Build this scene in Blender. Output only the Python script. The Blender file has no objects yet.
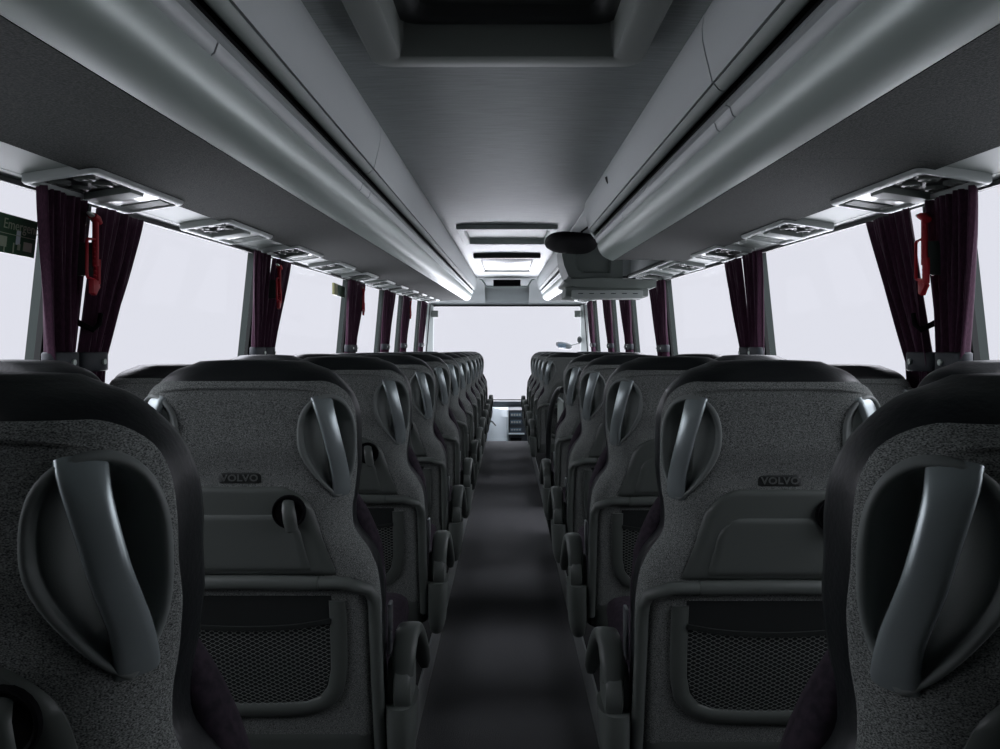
import bpy, math, random
from math import sin, cos, pi, sqrt
from mathutils import Vector, Matrix
random.seed(7)
C = bpy.context.scene.collection
F = 780.0                      # focal length in pixels of the 1000 px wide frame
CAMZ = 1.16
SL = 24.0 / F                  # the roof rises towards the front (the saloon floor falls away)

# ------------------------------------------------------------------ materials
def mat(name, col, rough=.5, metal=0., spec=.5, noise=None, bump=None, col2=None, sheen=0., emit=None, estr=0.):
    if max(col)-min(col) < .25*max(col):
        col = (col[0]*.985, col[1]*1.01, col[2]*.965)
        if col2: col2 = (col2[0]*.985, col2[1]*1.02, col2[2]*.955)
    m = bpy.data.materials.new(name); m.use_nodes = True
    nt = m.node_tree; b = nt.nodes['Principled BSDF']
    b.inputs['Base Color'].default_value = (*col, 1)
    b.inputs['Roughness'].default_value = rough
    b.inputs['Metallic'].default_value = metal
    b.inputs['Specular IOR Level'].default_value = spec
    if sheen: b.inputs['Sheen Weight'].default_value = sheen
    if emit:
        b.inputs['Emission Color'].default_value = (*emit, 1); b.inputs['Emission Strength'].default_value = estr
    tc = None
    if noise or bump:
        tc = nt.nodes.new('ShaderNodeTexCoord')
    if noise:
        scale, detail, lo, hi, stretch = noise
        mp = nt.nodes.new('ShaderNodeMapping'); mp.inputs['Scale'].default_value = stretch
        n = nt.nodes.new('ShaderNodeTexNoise'); n.inputs['Scale'].default_value = scale; n.inputs['Detail'].default_value = detail
        r = nt.nodes.new('ShaderNodeValToRGB')
        r.color_ramp.elements[0].position = lo; r.color_ramp.elements[1].position = hi
        r.color_ramp.elements[0].color = (*(col2 or [c*.45 for c in col]), 1); r.color_ramp.elements[1].color = (*col, 1)
        nt.links.new(tc.outputs['Object'], mp.inputs[0]); nt.links.new(mp.outputs[0], n.inputs['Vector'])
        nt.links.new(n.outputs['Fac'], r.inputs['Fac']); nt.links.new(r.outputs['Color'], b.inputs['Base Color'])
    if bump:
        scale, strength, dist, stretch = bump
        mp = nt.nodes.new('ShaderNodeMapping'); mp.inputs['Scale'].default_value = stretch
        n = nt.nodes.new('ShaderNodeTexNoise'); n.inputs['Scale'].default_value = scale; n.inputs['Detail'].default_value = 3
        bp = nt.nodes.new('ShaderNodeBump'); bp.inputs['Strength'].default_value = strength; bp.inputs['Distance'].default_value = dist
        nt.links.new(tc.outputs['Object'], mp.inputs[0]); nt.links.new(mp.outputs[0], n.inputs['Vector'])
        nt.links.new(n.outputs['Fac'], bp.inputs['Height']); nt.links.new(bp.outputs['Normal'], b.inputs['Normal'])
    return m
U = (1, 1, 1)
M = {
 'fabric': mat('heather_fabric', (.40,.415,.415), .95, 0, .15, noise=(560,5,.34,.78,(1,1,1.8)), col2=(.030,.033,.034), bump=(700,.4,.001,U)),
 'leather': mat('black_leather', (.009,.011,.012), .40, 0, .36, bump=(160,.25,.002,U)),
 'plush': mat('dark_plush', (.035,.026,.036), .9, 0, .2, noise=(90,3,.35,.65,U), col2=(.018,.014,.020)),
 'plastic': mat('seat_plastic', (.088,.097,.094), .42, 0, .4, bump=(900,.12,.0006,U)),
 'plastic_dark': mat('dark_plastic', (.022,.025,.025), .5, 0, .4),
 'liner': mat('recess_liner', (.17,.185,.185), .55, 0, .4, bump=(700,.2,.0006,U)),
 'handle': mat('satin_handle', (.34,.38,.40), .27, .45, .6),
 'net': mat('net_cord', (.22,.235,.235), .7, 0, .3),
 'pocket': mat('pocket_cloth', (.025,.027,.028), .95, 0, .1),
 'logo': mat('logo_letters', (.16,.17,.17), .4, .5),
 'belt': mat('belt_metal', (.5,.52,.55), .3, .9),
 'rack': mat('rack_satin_grey', (.37,.42,.405), .34, .12, .5),
 'panel': mat('panel_grey', (.42,.44,.46), .5, 0, .4, bump=(350,.08,.001,U)),
 'trim': mat('bright_trim', (.85,.87,.88), .45, .15),
 'step_edge': mat('step_edge_alloy', (.30,.31,.32), .5, .5),
 'carpet': mat('rack_carpet', (.036,.041,.039), .95, 0, .1, noise=(260,3,.35,.68,U), col2=(.010,.012,.012), bump=(260,.5,.003,U)),
 'slot': mat('slot_black', (.004,.004,.005), .8, 0, .08),
 'ceiling': mat('ceiling_brushed_cloth', (.22,.242,.252), .48, 0, .5, noise=(10,6,.30,.72,(1,22,1)), col2=(.125,.14,.148), bump=(60,.2,.002,(1,14,1))),
 'light_panel': mat('light_grey_plastic', (.40,.43,.435), .5, 0, .4),
 'hatch_rim': mat('hatch_rim_grey', (.20,.215,.21), .4, 0, .4),
 'cabinet': mat('cabinet_grey_green', (.14,.16,.155), .5, 0, .4),
 'mid_panel': mat('grey_green_plastic', (.21,.235,.228), .6, 0, .4),
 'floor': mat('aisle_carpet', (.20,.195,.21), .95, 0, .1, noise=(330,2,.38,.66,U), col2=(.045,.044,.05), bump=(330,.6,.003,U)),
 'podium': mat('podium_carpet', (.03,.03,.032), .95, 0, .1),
 'wall': mat('side_wall_cloth', (.07,.075,.077), .9, 0, .2),
 'pillar': mat('pillar_grey_green', (.045,.060,.055), .6, 0, .4),
 'rubber': mat('window_rubber', (.012,.014,.014), .6),
 'curtain': mat('maroon_curtain', (.085,.032,.062), .85, 0, .2, noise=(60,4,.3,.7,(6,6,.5)), col2=(.045,.016,.034), sheen=.25),
 'tie': mat('tieback_band', (.028,.034,.04), .6),
 'red': mat('hammer_red', (.50,.022,.035), .42, 0, .4),
 'steel': mat('hammer_steel', (.55,.6,.58), .3, .9),
 'green': mat('exit_sign_green', (.012,.085,.028), .5),
 'sign_print': mat('sign_print', (.42,.5,.36), .5),
 'sign_edge': mat('sign_edge_yellow', (.42,.42,.2), .5),
 'paper': mat('white_sticker', (.7,.78,.85), .5),
 'lens': mat('reading_lens', (.85,.87,.88), .2, 0, .5),
 'lamp': mat('ceiling_lamp_perforated', (.82,.84,.86), .4, noise=(1,0,0,1,U), col2=(.82,.84,.86)),
 'dash': mat('dashboard_pale', (.72,.78,.86), .5),
 'dash_dark': mat('dashboard_dark', (.045,.055,.065), .5),
 'screen': mat('screen_glass', (.12,.17,.22), .15),
 'mirror': mat('mirror_shell', (.09,.1,.11), .4),
 'tube': mat('black_rail', (.015,.017,.018), .28, .2),
}
# perforated lamp cover: fine dot pattern
nt = M['lamp'].node_tree; b = nt.nodes['Principled BSDF']
for l in list(b.inputs['Base Color'].links): nt.links.remove(l)
tc = nt.nodes.new('ShaderNodeTexCoord'); vo = nt.nodes.new('ShaderNodeTexVoronoi'); vo.inputs['Scale'].default_value = 55; vo.inputs['Randomness'].default_value = 0
cr = nt.nodes.new('ShaderNodeValToRGB'); cr.color_ramp.elements[0].position = .28; cr.color_ramp.elements[1].position = .36
cr.color_ramp.elements[0].color = (.32,.35,.37,1); cr.color_ramp.elements[1].color = (.84,.86,.88,1)
nt.links.new(tc.outputs['Object'], vo.inputs['Vector']); nt.links.new(vo.outputs['Distance'], cr.inputs['Fac']); nt.links.new(cr.outputs['Color'], b.inputs['Base Color'])
# window glass: clear with a faint reflection
g = bpy.data.materials.new('window_glass'); g.use_nodes = True; nt = g.node_tree
for n in list(nt.nodes): nt.nodes.remove(n)
o_ = nt.nodes.new('ShaderNodeOutputMaterial'); tr = nt.nodes.new('ShaderNodeBsdfTransparent'); gl = nt.nodes.new('ShaderNodeBsdfGlossy'); mx = nt.nodes.new('ShaderNodeMixShader')
gl.inputs['Roughness'].default_value = .02; mx.inputs[0].default_value = .015; tr.inputs['Color'].default_value = (.985,.99,.99,1)
nt.links.new(tr.outputs[0], mx.inputs[1]); nt.links.new(gl.outputs[0], mx.inputs[2]); nt.links.new(mx.outputs[0], o_.inputs[0])
M['glass'] = g

# ------------------------------------------------------------------ mesh helpers
class MB:
    def __init__(s): s.v = []; s.f = []
    def add(s, vs, fs):
        o = len(s.v); s.v += [tuple(v) for v in vs]; s.f += [tuple(i+o for i in f) for f in fs]; return s
    def box(s, x0,x1,y0,y1,z0,z1, fn=None):
        v = [(x,y,z) for x in (x0,x1) for y in (y0,y1) for z in (z0,z1)]
        if fn: v = [fn(*p) for p in v]
        return s.add(v, [(0,1,3,2),(4,6,7,5),(0,4,5,1),(2,3,7,6),(0,2,6,4),(1,5,7,3)])
    def grid(s, rows, closed_u=False, closed_v=False):
        o = len(s.v); nr = len(rows); nc = len(rows[0])
        for r in rows: s.v += [tuple(p) for p in r]
        for i in range(nr if closed_v else nr-1):
            for j in range(nc if closed_u else nc-1):
                a = o+i*nc+j; b = o+i*nc+(j+1)%nc; c = o+((i+1)%nr)*nc+(j+1)%nc; d = o+((i+1)%nr)*nc+j
                s.f.append((a,b,c,d))
        return s
    def cap(s, pts, flip=False):
        o = len(s.v); s.v += [tuple(p) for p in pts]
        idx = list(range(o, o+len(pts))); s.f.append(tuple(idx[::-1] if flip else idx)); return s
    def tube(s, pts, r, n=10, caps=True, rx=None, up=None):
        """sweep an ellipse (r along 'side', rx along 'up') along pts"""
        pts = [Vector(p) for p in pts]; rows = []
        prev = Vector(up) if up else None
        for i, p in enumerate(pts):
            t = (pts[min(i+1,len(pts)-1)] - pts[max(i-1,0)]).normalized()
            if prev is None: prev = Vector((0,0,1)) if abs(t.z) < .9 else Vector((1,0,0))
            u = (prev - t*prev.dot(t)).normalized(); w = t.cross(u)
            if not up: prev = u
            rr = r[i] if isinstance(r,(list,tuple)) else r; ru = rx if rx else rr
            if isinstance(ru,(list,tuple)): ru = ru[i]
            rows.append([p + w*(rr*cos(2*pi*k/n)) + u*(ru*sin(2*pi*k/n)) for k in range(n)])
        s.grid(rows, closed_u=True)
        if caps: s.cap(rows[0], True); s.cap(rows[-1])
        return s
    def build(s, name, m, parent=None, smooth=True, angle=40, bevel=0, seg=2, solid=0):
        me = bpy.data.meshes.new(name); me.from_pydata(s.v, [], s.f); me.update()
        me.materials.append(M[m] if isinstance(m,str) else m)
        import bmesh
        bm = bmesh.new(); bm.from_mesh(me)
        bmesh.ops.remove_doubles(bm, verts=bm.verts, dist=1e-5)
        bmesh.ops.recalc_face_normals(bm, faces=bm.faces)
        if bevel:
            ed = [e for e in bm.edges if len(e.link_faces)==2 and e.calc_face_angle(0) > .6]
            bmesh.ops.bevel(bm, geom=ed, offset=bevel, segments=seg, profile=.6, affect='EDGES', clamp_overlap=True)
        bm.to_mesh(me); bm.free()
        if smooth:
            me.shade_smooth(); me.set_sharp_from_angle(angle=math.radians(angle))
        o = bpy.data.objects.new(name, me); C.objects.link(o)
        if solid:
            md = o.modifiers.new('thickness','SOLIDIFY'); md.thickness = solid; md.offset = 0
        if parent: o.parent = parent
        return o
def rbox(x0,x1,y0,y1,z0,z1): return MB().box(x0,x1,y0,y1,z0,z1)
def tag(o, label, cat, group=None, kind=None):
    if label: o['label'] = label
    if cat: o['category'] = cat
    if group: o['group'] = group
    if kind: o['kind'] = kind
    return o
def struct(o): o['kind'] = 'structure'; return o
def thing(name, label, cat, loc=(0,0,0), group=None):
    o = bpy.data.objects.new(name, None); C.objects.link(o); o.location = loc; o.empty_display_size = .1
    return tag(o, label, cat, group)
def smst(a, b, x):
    t = max(0., min(1., (x-a)/(b-a))); return t*t*(3-2*t)
def lerp(tab, z):
    """tab sorted descending by first value; smooth-ish interpolation"""
    if z >= tab[0][0]: return tab[0][1]
    for (a,va),(b_,vb) in zip(tab, tab[1:]):
        if z >= b_:
            t = (z-b_)/(a-b_); return vb + (va-vb)*t
    return tab[-1][1]
def smooth_tab(tab, k=.012):
    def f(z): return sum(lerp(tab, z+d*k) for d in (-2,-1,0,1,2))/5
    return f
def text_mesh(body, size, depth, name, m, parent, mtx, bold=0, space=1.0):
    cu = bpy.data.curves.new(name, 'FONT'); cu.body = body; cu.size = size; cu.extrude = depth; cu.align_x = 'CENTER'; cu.align_y = 'CENTER'
    cu.offset = bold; cu.space_character = space; cu.resolution_u = 3
    t = bpy.data.objects.new('tmp_text', cu); C.objects.link(t)
    dg = bpy.context.evaluated_depsgraph_get()
    me = bpy.data.meshes.new_from_object(t.evaluated_get(dg)); bpy.data.objects.remove(t); bpy.data.curves.remove(cu)
    me.transform(mtx); me.materials.clear(); me.materials.append(M[m]); me.name = name
    o = bpy.data.objects.new(name, me); C.objects.link(o); o.parent = parent
    return o

# ------------------------------------------------------------------ the coach seat
class Seat:
    """Back surface of one seat. s runs across the rear face (metres from the centre line and on
    round the corner), z is the height; local y=0 is the rear of the head area, +y faces forward."""
    def __init__(q, wh, wb):
        q.wt = smooth_tab([(1.137,.090),(1.134,.118),(1.128,.142),(1.116,.164),(1.10,.180),(1.075,wh-.016),(1.04,wh-.003),(1.0,wh),(.93,wh-.001),(.88,wh-.007),(.84,wh-.014),(.80,wh-.010),(.76,(wh+wb)/2),(.72,wb-.006),(.66,wb),(.28,wb-.004)], .006)
        q.yr = smooth_tab([(1.137,.045),(1.125,.026),(1.11,.013),(1.09,.004),(1.07,0),(.955,.0),(.935,.011),(.90,.013),(.85,.016),(.72,.03),(.64,.045),(.50,.075),(.38,.105),(.28,.13)], .010)
        q.rc = smooth_tab([(1.14,.085),(.86,.105),(.76,.05),(.28,.04)], .02)
        q.ry = smooth_tab([(1.137,.05),(1.10,.085),(.86,.095),(.76,.06),(.28,.05)], .012)
        q.th = smooth_tab([(1.137,.055),(1.125,.082),(1.10,.118),(1.06,.145),(1.0,.155),(.85,.145),(.7,.12),(.5,.11),(.28,.07)], .01)
        q.zt, q.zb = 1.064, .876
    def hc(q, t): return .186 - .016*t - .003*sin(pi*t)         # recess centre line (s) from bottom t=0 to top t=1
    def hw(q, t):
        t = max(0,min(1,t)); m_ = .60
        return .049*(sin(pi/2*(t/m_))**.72 if t < m_ else max(0,1-((t-m_)/(1-m_))**2.4)**.5)
    def dep(q, s, z, extra=0.):
        t = (z-q.zb)/(q.zt-q.zb)
        if t <= 0 or t >= 1: return 0.
        h = q.hw(t)
        if h < .002: return 0.
        u = (abs(s)-q.hc(t))/h                                   # -1 inner edge … +1 outer edge
        if abs(u) >= 1: return 0.
        return (.052+extra) * smst(-1.0,.35,u) * (1 - smst(.80,1.0,u)) * smst(0,.22,t) * (1-smst(.80,1,t))
    def inside(q, s, z, k=1.0):
        t = (z-q.zb)/(q.zt-q.zb)
        if t <= 0 or t >= 1: return False
        return abs(abs(s)-q.hc(t)) < k*q.hw(t)
    def P(q, s, z, off=0., dent=0):
        w = q.wt(z); rc = min(q.rc(z), w); ry = q.ry(z); a = abs(s); sg = 1 if s >= 0 else -1
        fl = w-rc; y0 = q.yr(z)
        L = (rc+ry)/2*pi/2
        if a <= fl: x = a; y = y0; nx = 0; ny = -1
        elif a <= fl+L:
            th = (a-fl)/L*pi/2; x = fl+rc*sin(th); y = y0+ry*(1-cos(th)); nx = sin(th)*ry; ny = -cos(th)*rc; l = sqrt(nx*nx+ny*ny); nx/=l; ny/=l
        else: x = w; y = y0+ry+(a-fl-L); nx = 1; ny = 0
        if dent == 1: off = off - q.dep(s, z)
        return Vector((sg*(x+nx*off), y+ny*off, z))
    def smax(q, z):
        w = q.wt(z); rc = min(q.rc(z), w); return w-rc + (rc+q.ry(z))/2*pi/2

    def shell(q):
        zs = [.28+.857*(i/120) for i in range(121)]
        zs = [z for z in zs if z < 1.09]+[1.09+.047*(1-cos(pi/2*i/14)**1) for i in range(15)]
        rows = []; holes = set()
        for z in sorted(zs):
            sm = q.smax(z); yr = q.yr(z); yf = yr+q.th(z); row = []
            n = 76
            for i in range(n+1):
                row.append(q.P(-sm+2*sm*i/n, z, 0)); row[-1].freeze()
                if q.inside(-sm+2*sm*i/n, z): holes.add((len(rows), i))
            # side and front: straight out, rounded front corner, slightly dished front
            w = q.wt(z); y1 = yr+q.ry(z); fr = min(.035, (yf-y1)*.6)
            pts = []
            for k in range(1,5): 
                th = pi/2*k/4; pts.append((w-fr+fr*cos(th), yf-fr+fr*sin(th)))
            for k in range(1,6): pts.append(((w-fr)*(1-k/5*1.0), yf-.012*sin(pi/2*k/5)))
            row += [Vector((x,y,z)) for x,y in [(w,yf-fr)]+pts]
            row += [Vector((-x,y,z)) for x,y in ([(w,yf-fr)]+pts)[::-1][1:]]
            rows.append(row)
        mb = MB(); mb.grid(rows, closed_u=True); nc = len(rows[0])
        mb.f = [f for f in mb.f if not any((v//nc, v%nc) in holes for v in f)]
        # crown cap
        top = rows[-1]; c = sum(top, Vector())/len(top)
        prev = top
        for k in (.8,.55,.25):
            cur = [c+(p-c)*k + Vector((0,0,.004*(1-k*k))) for p in top]; mb.grid([prev,cur], closed_u=True); prev = cur
        mb.cap(prev); mb.cap(rows[0], True)
        return mb
    def patch(q, zlo, zhi, half, off, skirt=.006, nz=40, nx=30, dent=0, corner=0.0, zbot_bow=0., ztop_bow=0.):
        """conforming plate; half(z) is its half-width along s; corner rounds the upper corners"""
        mb = MB(); rows = []
        def row(z, h, o): return [(-h+2*h*i/nx, z, o) for i in range(nx+1)]
        R = []
        zz = [zlo+(zhi-zlo)*k/nz for k in range(nz+1)]
        def hh(z):
            h = half(z)
            if corner and z > zhi-corner:
                u = (z-(zhi-corner))/corner; h = h-corner*(1-sqrt(max(0,1-u*u)))
            return h
        if corner: zz = [z for z in zz if z < zhi-corner]+[zhi-corner+corner*sin(pi/2*k/8) for k in range(9)]
        R.append(row(zz[0], max(.001,hh(zz[0])), 0)); 
        for z in zz: R.append(row(z, hh(z), off))
        R.append(row(zz[-1], hh(zz[-1]), 0))
        def bow(z, x, h):
            u = (x/h) if h else 0
            k = (z-zlo)/(zhi-zlo)
            return z + zbot_bow*(1-u*u)*(1-k) + ztop_bow*(1-u*u)*k
        out = []
        for r in R:
            h = max(abs(r[0][0]),1e-4); line = []
            line.append(q.P(r[0][0]-0.0008, bow(r[0][1],r[0][0],h), -.001, dent))
            for i,(s,z,o) in enumerate(r):
                e = min(1, (h-abs(s))/max(skirt,1e-4)) if skirt else 1
                oo = o if o == 0 else o*(.55+.45*sin(pi/2*e))
                # vertical edge softening
                ez = min(1, min(z-zlo, zhi-z)/skirt) if skirt else 1
                oo = oo*(.55+.45*sin(pi/2*max(0,ez))) if o else 0
                line.append(q.P(s, bow(z,s,h), oo, dent))
            line.append(q.P(r[-1][0]+0.0008, bow(r[-1][1],r[-1][0],h), -.001, dent))
            out.append(line)
        mb.grid(out)
        if dent:
            nc = len(out[0])
            def ins(v):
                i_, j_ = divmod(v, nc); i_ = min(max(i_-0, 0), len(R)-1)
                if j_ == 0 or j_ == nc-1: return False
                s_, z_, _ = R[i_][j_-1]; h_ = max(abs(R[i_][0][0]),1e-4)
                return q.inside(s_, bow(z_, s_, h_))
            mb.f = [f for f in mb.f if not any(ins(v) for v in f)]
        return mb

def belt_path(q, zs, sfun, off): return [q.P(sfun(z), z, off) for z in zs]

def finish(root):
    k = .93; m_ = Matrix.Translation((0,0,1.16)) @ Matrix.Diagonal((k,k,k,1)) @ Matrix.Translation((0,0,-1.16))
    for ch in root.children:
        ch.data.transform(m_)
        for g2 in ch.children: g2.data.transform(m_)
    return root
def make_seat(kind, side):
    """kind: 'aisle' or 'window'; side: -1 left block, +1 right block (the aisle is towards -side)."""
    wh, wb = (.218,.266) if kind == 'aisle' else (.206,.226)
    q = Seat(wh, wb)
    root = thing('coach_seat', 'x', 'seat')
    q.shell().build('backrest', 'leather', root, angle=60)
    # heather fabric on the rear, head to base
    def fh(z): return q.smax(z) - lerp([(1.10,.030),(1.05,.024),(.9,.024),(.8,.02),(.28,.02)], z)
    cover = q.patch(.33, 1.099, fh, .005, nz=120, nx=90, dent=3, corner=.040, ztop_bow=.0).build('back_cover', 'fabric', root, angle=70)
    # soft piping ridge that frames the cover below the crown
    pts = [q.P(s, 1.087-.010*abs(s/.160)**4, .0075-.006*abs(s/.160)**10) for s in [.160*sin(pi/2*(-1+2*i/48)) for i in range(49)]]
    MB().tube(pts, .0035, 6).build('piping', 'fabric', cover)
    # recess + grab handle on both shoulders
    for sg in (-1, 1):
        ts = [.5-.5*cos(pi*i/26) for i in range(27)]
        O = [(q.hc(t)+q.hw(t), q.zb+t*(q.zt-q.zb)) for t in ts] + [(q.hc(t)-q.hw(t), q.zb+t*(q.zt-q.zb)) for t in ts[::-1][1:-1]]
        cs, cz = q.hc(.58), q.zb+.58*(q.zt-q.zb); rows = []
        for lam, o in ((1.20,.003),(1.19,.008),(1.15,.0105),(1.08,.011),(1.03,.0095),(1.0,.006),(.985,.001),(.97,0),(.94,0),(.9,0),(.84,0),(.76,0),(.66,0),(.54,0),(.4,0),(.25,0),(.1,0),(.01,0)):
            line = []
            for (s1,z1) in O:
                ds, dz = s1-cs, z1-cz
                if lam > 1:                                   # constant-width rim
                    l = sqrt(ds*ds+dz*dz); w_ = (lam-1)*.052; s2, z2 = s1+ds/l*w_, z1+dz/l*w_
                else: s2, z2 = cs+ds*lam, cz+dz*lam
                line.append(q.P(sg*s2, z2, o, 1 if lam < 1 else 0))
            rows.append(line)
        MB().grid(rows, closed_u=True).build('handle_recess', 'liner', root, angle=70)
        P0 = []; W = []; Hh = []; m = 22
        for i in range(m+1):
            t = i/m; z = q.zb-.004+t*(q.zt-q.zb+.006); tt = min(max(t,0),1)
            s = .194 - .036*t + .003*sin(pi*t) 
            P0.append(q.P(sg*s, z, .000+.015*sin(pi*t)**.45, 0)); W.append(.0175+.004*abs(2*t-1)**3); Hh.append(.0075)
        # face normal as 'up'
        rows = []; 
        for i,p in enumerate(P0):
            tdir = (P0[min(i+1,m)]-P0[max(i-1,0)]).normalized(); s0 = q.hc(i/m)
            nrm = (q.P(sg*s0, min(1.07,max(.88,p.z)), .01)-q.P(sg*s0, min(1.07,max(.88,p.z)), 0)).normalized()
            nrm = (nrm - tdir*nrm.dot(tdir)).normalized(); wd = tdir.cross(nrm)
            line = []
            for k in range(16):
                a = 2*pi*k/16; cx = abs(cos(a))**.7*(1 if cos(a)>=0 else -1); sx = abs(sin(a))**.8*(1 if sin(a)>=0 else -1)
                line.append(p + wd*(W[i]*cx) + nrm*(Hh[i]*sx*(1.0 if sx>0 else 1.6)))
            rows.append(line)
        hb = MB().grid(rows, closed_u=True); hb.cap(rows[0],True); hb.cap(rows[-1])
        hb.build('grab_handle', 'handle', root, angle=60)
    # badge with raised lettering in a shallow dark band
    pl = q.patch(.899, .921, lambda z: .042, .0085, skirt=.003, nz=8, nx=14, corner=.010).build('badge', 'plastic_dark', root)
    mt = Matrix.Translation((0, q.yr(.91)-.0088, .910)) @ Matrix.Rotation(math.radians(90), 4, 'X')
    text_mesh('VOLVO', .0185, .0011, 'lettering', 'logo', pl, mt @ Matrix.Diagonal((1.15,1,1,1)), .0004, 1.05)
    # folding table
    th = smooth_tab([(.892,.118),(.84,.142),(.80,.154),(.715,.186)], .004)
    tb = q.patch(.716, .893, th, .014, skirt=.008, nz=26, nx=30, corner=.045).build('tray_table', 'plastic', root, angle=50)
    ti = smooth_tab([(.86,.105),(.83,.12),(.78,.128),(.72,.145)], .004)
    q.patch(.722, .842, ti, .0185, skirt=.010, nz=18, nx=24, corner=.05).build('tray_panel', 'plastic', tb, angle=50)
    # turn latch in a round dish, right of centre
    lx, lz = .098, .846
    y0 = q.P(lx, lz, .0195).y
    dish = MB(); rows = []
    for r_, o in ((.033,.004),(.0325,-.002),(.0305,-.0035),(.0285,-.002),(.027,.0),(.0005,.0)):
        rows.append([(lx+r_*cos(2*pi*k/24), y0+o, lz+r_*sin(2*pi*k/24)) for k in range(24)])
    dish.grid(rows, closed_u=True); ds = dish.build('latch', 'slot', tb)
    lv = MB(); lv.tube([(lx-.001,y0+.004,lz+.022),(lx,y0-.004,lz+.018),(lx+.003,y0-.013,lz+.006),(lx+.006,y0-.014,lz-.012),(lx+.009,y0-.010,lz-.034),(lx+.009,y0-.006,lz-.036)], [.010,.0115,.0125,.013,.012,.009], 12, rx=[.003,.004,.005,.005,.004,.002])
    lv.build('latch_lever', 'plastic', tb)
    # hinge bar below the table, with a wider joint at each end
    zb = .698
    pts = [q.P(s, zb+.004*(1-(s/.2)**2), .012) for s in [-.150+.30*i/20 for i in range(21)]]
    MB().tube(pts, .0115, 12, rx=.015).build('hinge_bar', 'plastic', root)
    # side rails: one end-cap elbow and a rail down each side
    for sg in (-1,1):
        sw = q.smax(.6)
        a = [q.P(sg*s, zb+.003, .013) for s in (.152,.17,.19,.205)]
        b_ = [q.P(sg*(.215), zb-.002, .014), q.P(sg*(wb-.024), zb-.013, .014), q.P(sg*(wb-.015), zb-.035, .013)]
        c = [q.P(sg*(wb-.012), z, .010) for z in [.64-.02*i for i in range(17)]]
        path = a+b_+c; n = len(path)
        MB().tube(path, [.0155]*n, 12, rx=[.013]*n).build('side_rail', 'plastic', root)
    # literature pocket: dark cloth, moulded U frame, net
    inner = smooth_tab([(.66,.172),(.55,.170),(.50,.166),(.46,.150),(.44,.12),(.43,.08)], .004)
    q.patch(.430, .672, inner, .0062, skirt=0, nz=14, nx=14).build('pocket_lining', 'pocket', root)
    path = [(.184,.662),(.184,.62),(.183,.56),(.181,.51),(.172,.468),(.150,.438),(.115,.424),(.06,.420),(0,.419)]
    fine = []
    for (a,b2) in zip(path, path[1:]):
        for k in range(4): fine.append((a[0]+(b2[0]-a[0])*k/4, a[1]+(b2[1]-a[1])*k/4))
    fine.append(path[-1]); full = fine+[(-s,z) for s,z in fine[::-1][1:]]
    wf = .0165
    rows = []
    for i,(s,z) in enumerate(full):
        a = full[max(0,i-1)]; b2 = full[min(len(full)-1,i+1)]; dx = b2[0]-a[0]; dz = b2[1]-a[1]; l = sqrt(dx*dx+dz*dz); nx_, nz_ = dz/l, -dx/l   # normal
        rows.append([q.P(s+nx_*wf*u, z+nz_*wf*u, o) for u,o in ((-1.05,.001),(-1,.008),(-.85,.0115),(0,.0125),(.85,.0115),(1,.008),(1.05,.001))])
    fr = MB().grid(rows); fr.cap(rows[0],True); fr.cap(rows[-1]); fr = fr.build('pocket_frame', 'plastic', root, angle=60)
    # elastic band and net cords
    zt = lambda s: .606 + .014*(s/.168)**2
    net = MB()
    A = .00225; lam = .0176; k = 0; z0 = .437
    while z0 + k*2*A < .625:
        zc = z0+k*2*A; rowsA = []
        hwid = inner(min(.6,zc))-.004
        n = int(2*hwid/(lam/6)); seg = []
        for i in range(n+1):
            s = -hwid+2*hwid*i/n; z = zc + A*sin(2*pi*s/lam + (k%2)*pi)*1.12
            if z > zt(s)-.004: 
                if len(seg) > 1: rowsA.append(seg)
                seg = []; continue
            e = min(1,(hwid-abs(s))/.06); zb_ = min(1,(z-.43)/.05)
            seg.append((s,z,.010+.008*e*zb_))
        if len(seg) > 1: rowsA.append(seg)
        for sg_ in rowsA:
            net.grid([[q.P(s,z+d,o) for s,z,o in sg_] for d in (-.0007,.0007)])
        k += 1
    net.build('net', 'net', fr, smooth=False)
    MB().grid([[q.P(s, zt(s)+d, .011+.008*min(1,(.171-abs(s))/.06)+e) for s in [-.170+.34*i/24 for i in range(25)]] for d,e in ((-.006,0),(-.005,.002),(.005,.002),(.006,0))]).build('net_band', 'plastic_dark', fr)
    # lower kick panel
    q.patch(.282, .366, lambda z: q.smax(z)-.035, .007, skirt=.006, nz=8, nx=20).build('kick_panel', 'plastic', root)
    # front bolsters that show past the rails
    for sg in (-1,1):
        pts = []; rr = []
        for i in range(19):
            z = .90-.42*i/18; ww = lerp([(.90,wh-.022),(.86,wh-.016),(.80,wb-.034),(.74,wb-.010),(.66,wb-.004),(.48,wb-.010)], z)
            pts.append((sg*(ww-.022), q.yr(z)+q.th(z)-.010, z)); rr.append(.012+.012*sin(pi*min(1,i/6)/2))
        MB().tube(pts, rr, 12, rx=[r_*1.35 for r_ in rr], up=(0,1,0)).build('side_bolster', 'plush', root, angle=60)
    # seat cushion and front
    w2 = wb-.012; rows = []
    for i in range(13):
        y = .20+.43*i/12; e = min(1, min(i,12-i)/2.0+.55)
        hh_ = .062*e; row = []
        for k in range(20):
            a = 2*pi*k/20; cx = abs(cos(a))**.35*(1 if cos(a)>=0 else -1); cz = abs(sin(a))**.45*(1 if sin(a)>=0 else -1)
            row.append(((w2-.004*(1-e))*cx, y, (.430+.012*i/12)+hh_*cz + (.012*abs(cx)**3 if cz>0 else 0)))
        rows.append(row)
    cu = MB().grid(rows, closed_u=True); cu.cap(rows[0],True); cu.cap(rows[-1]); cu.build('seat_cushion', 'plush', root, angle=60)
    rbox(-w2+.02, w2-.02, .17, .58, .33, .39).build('seat_pan', 'plastic_dark', root, bevel=.01)
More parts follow.
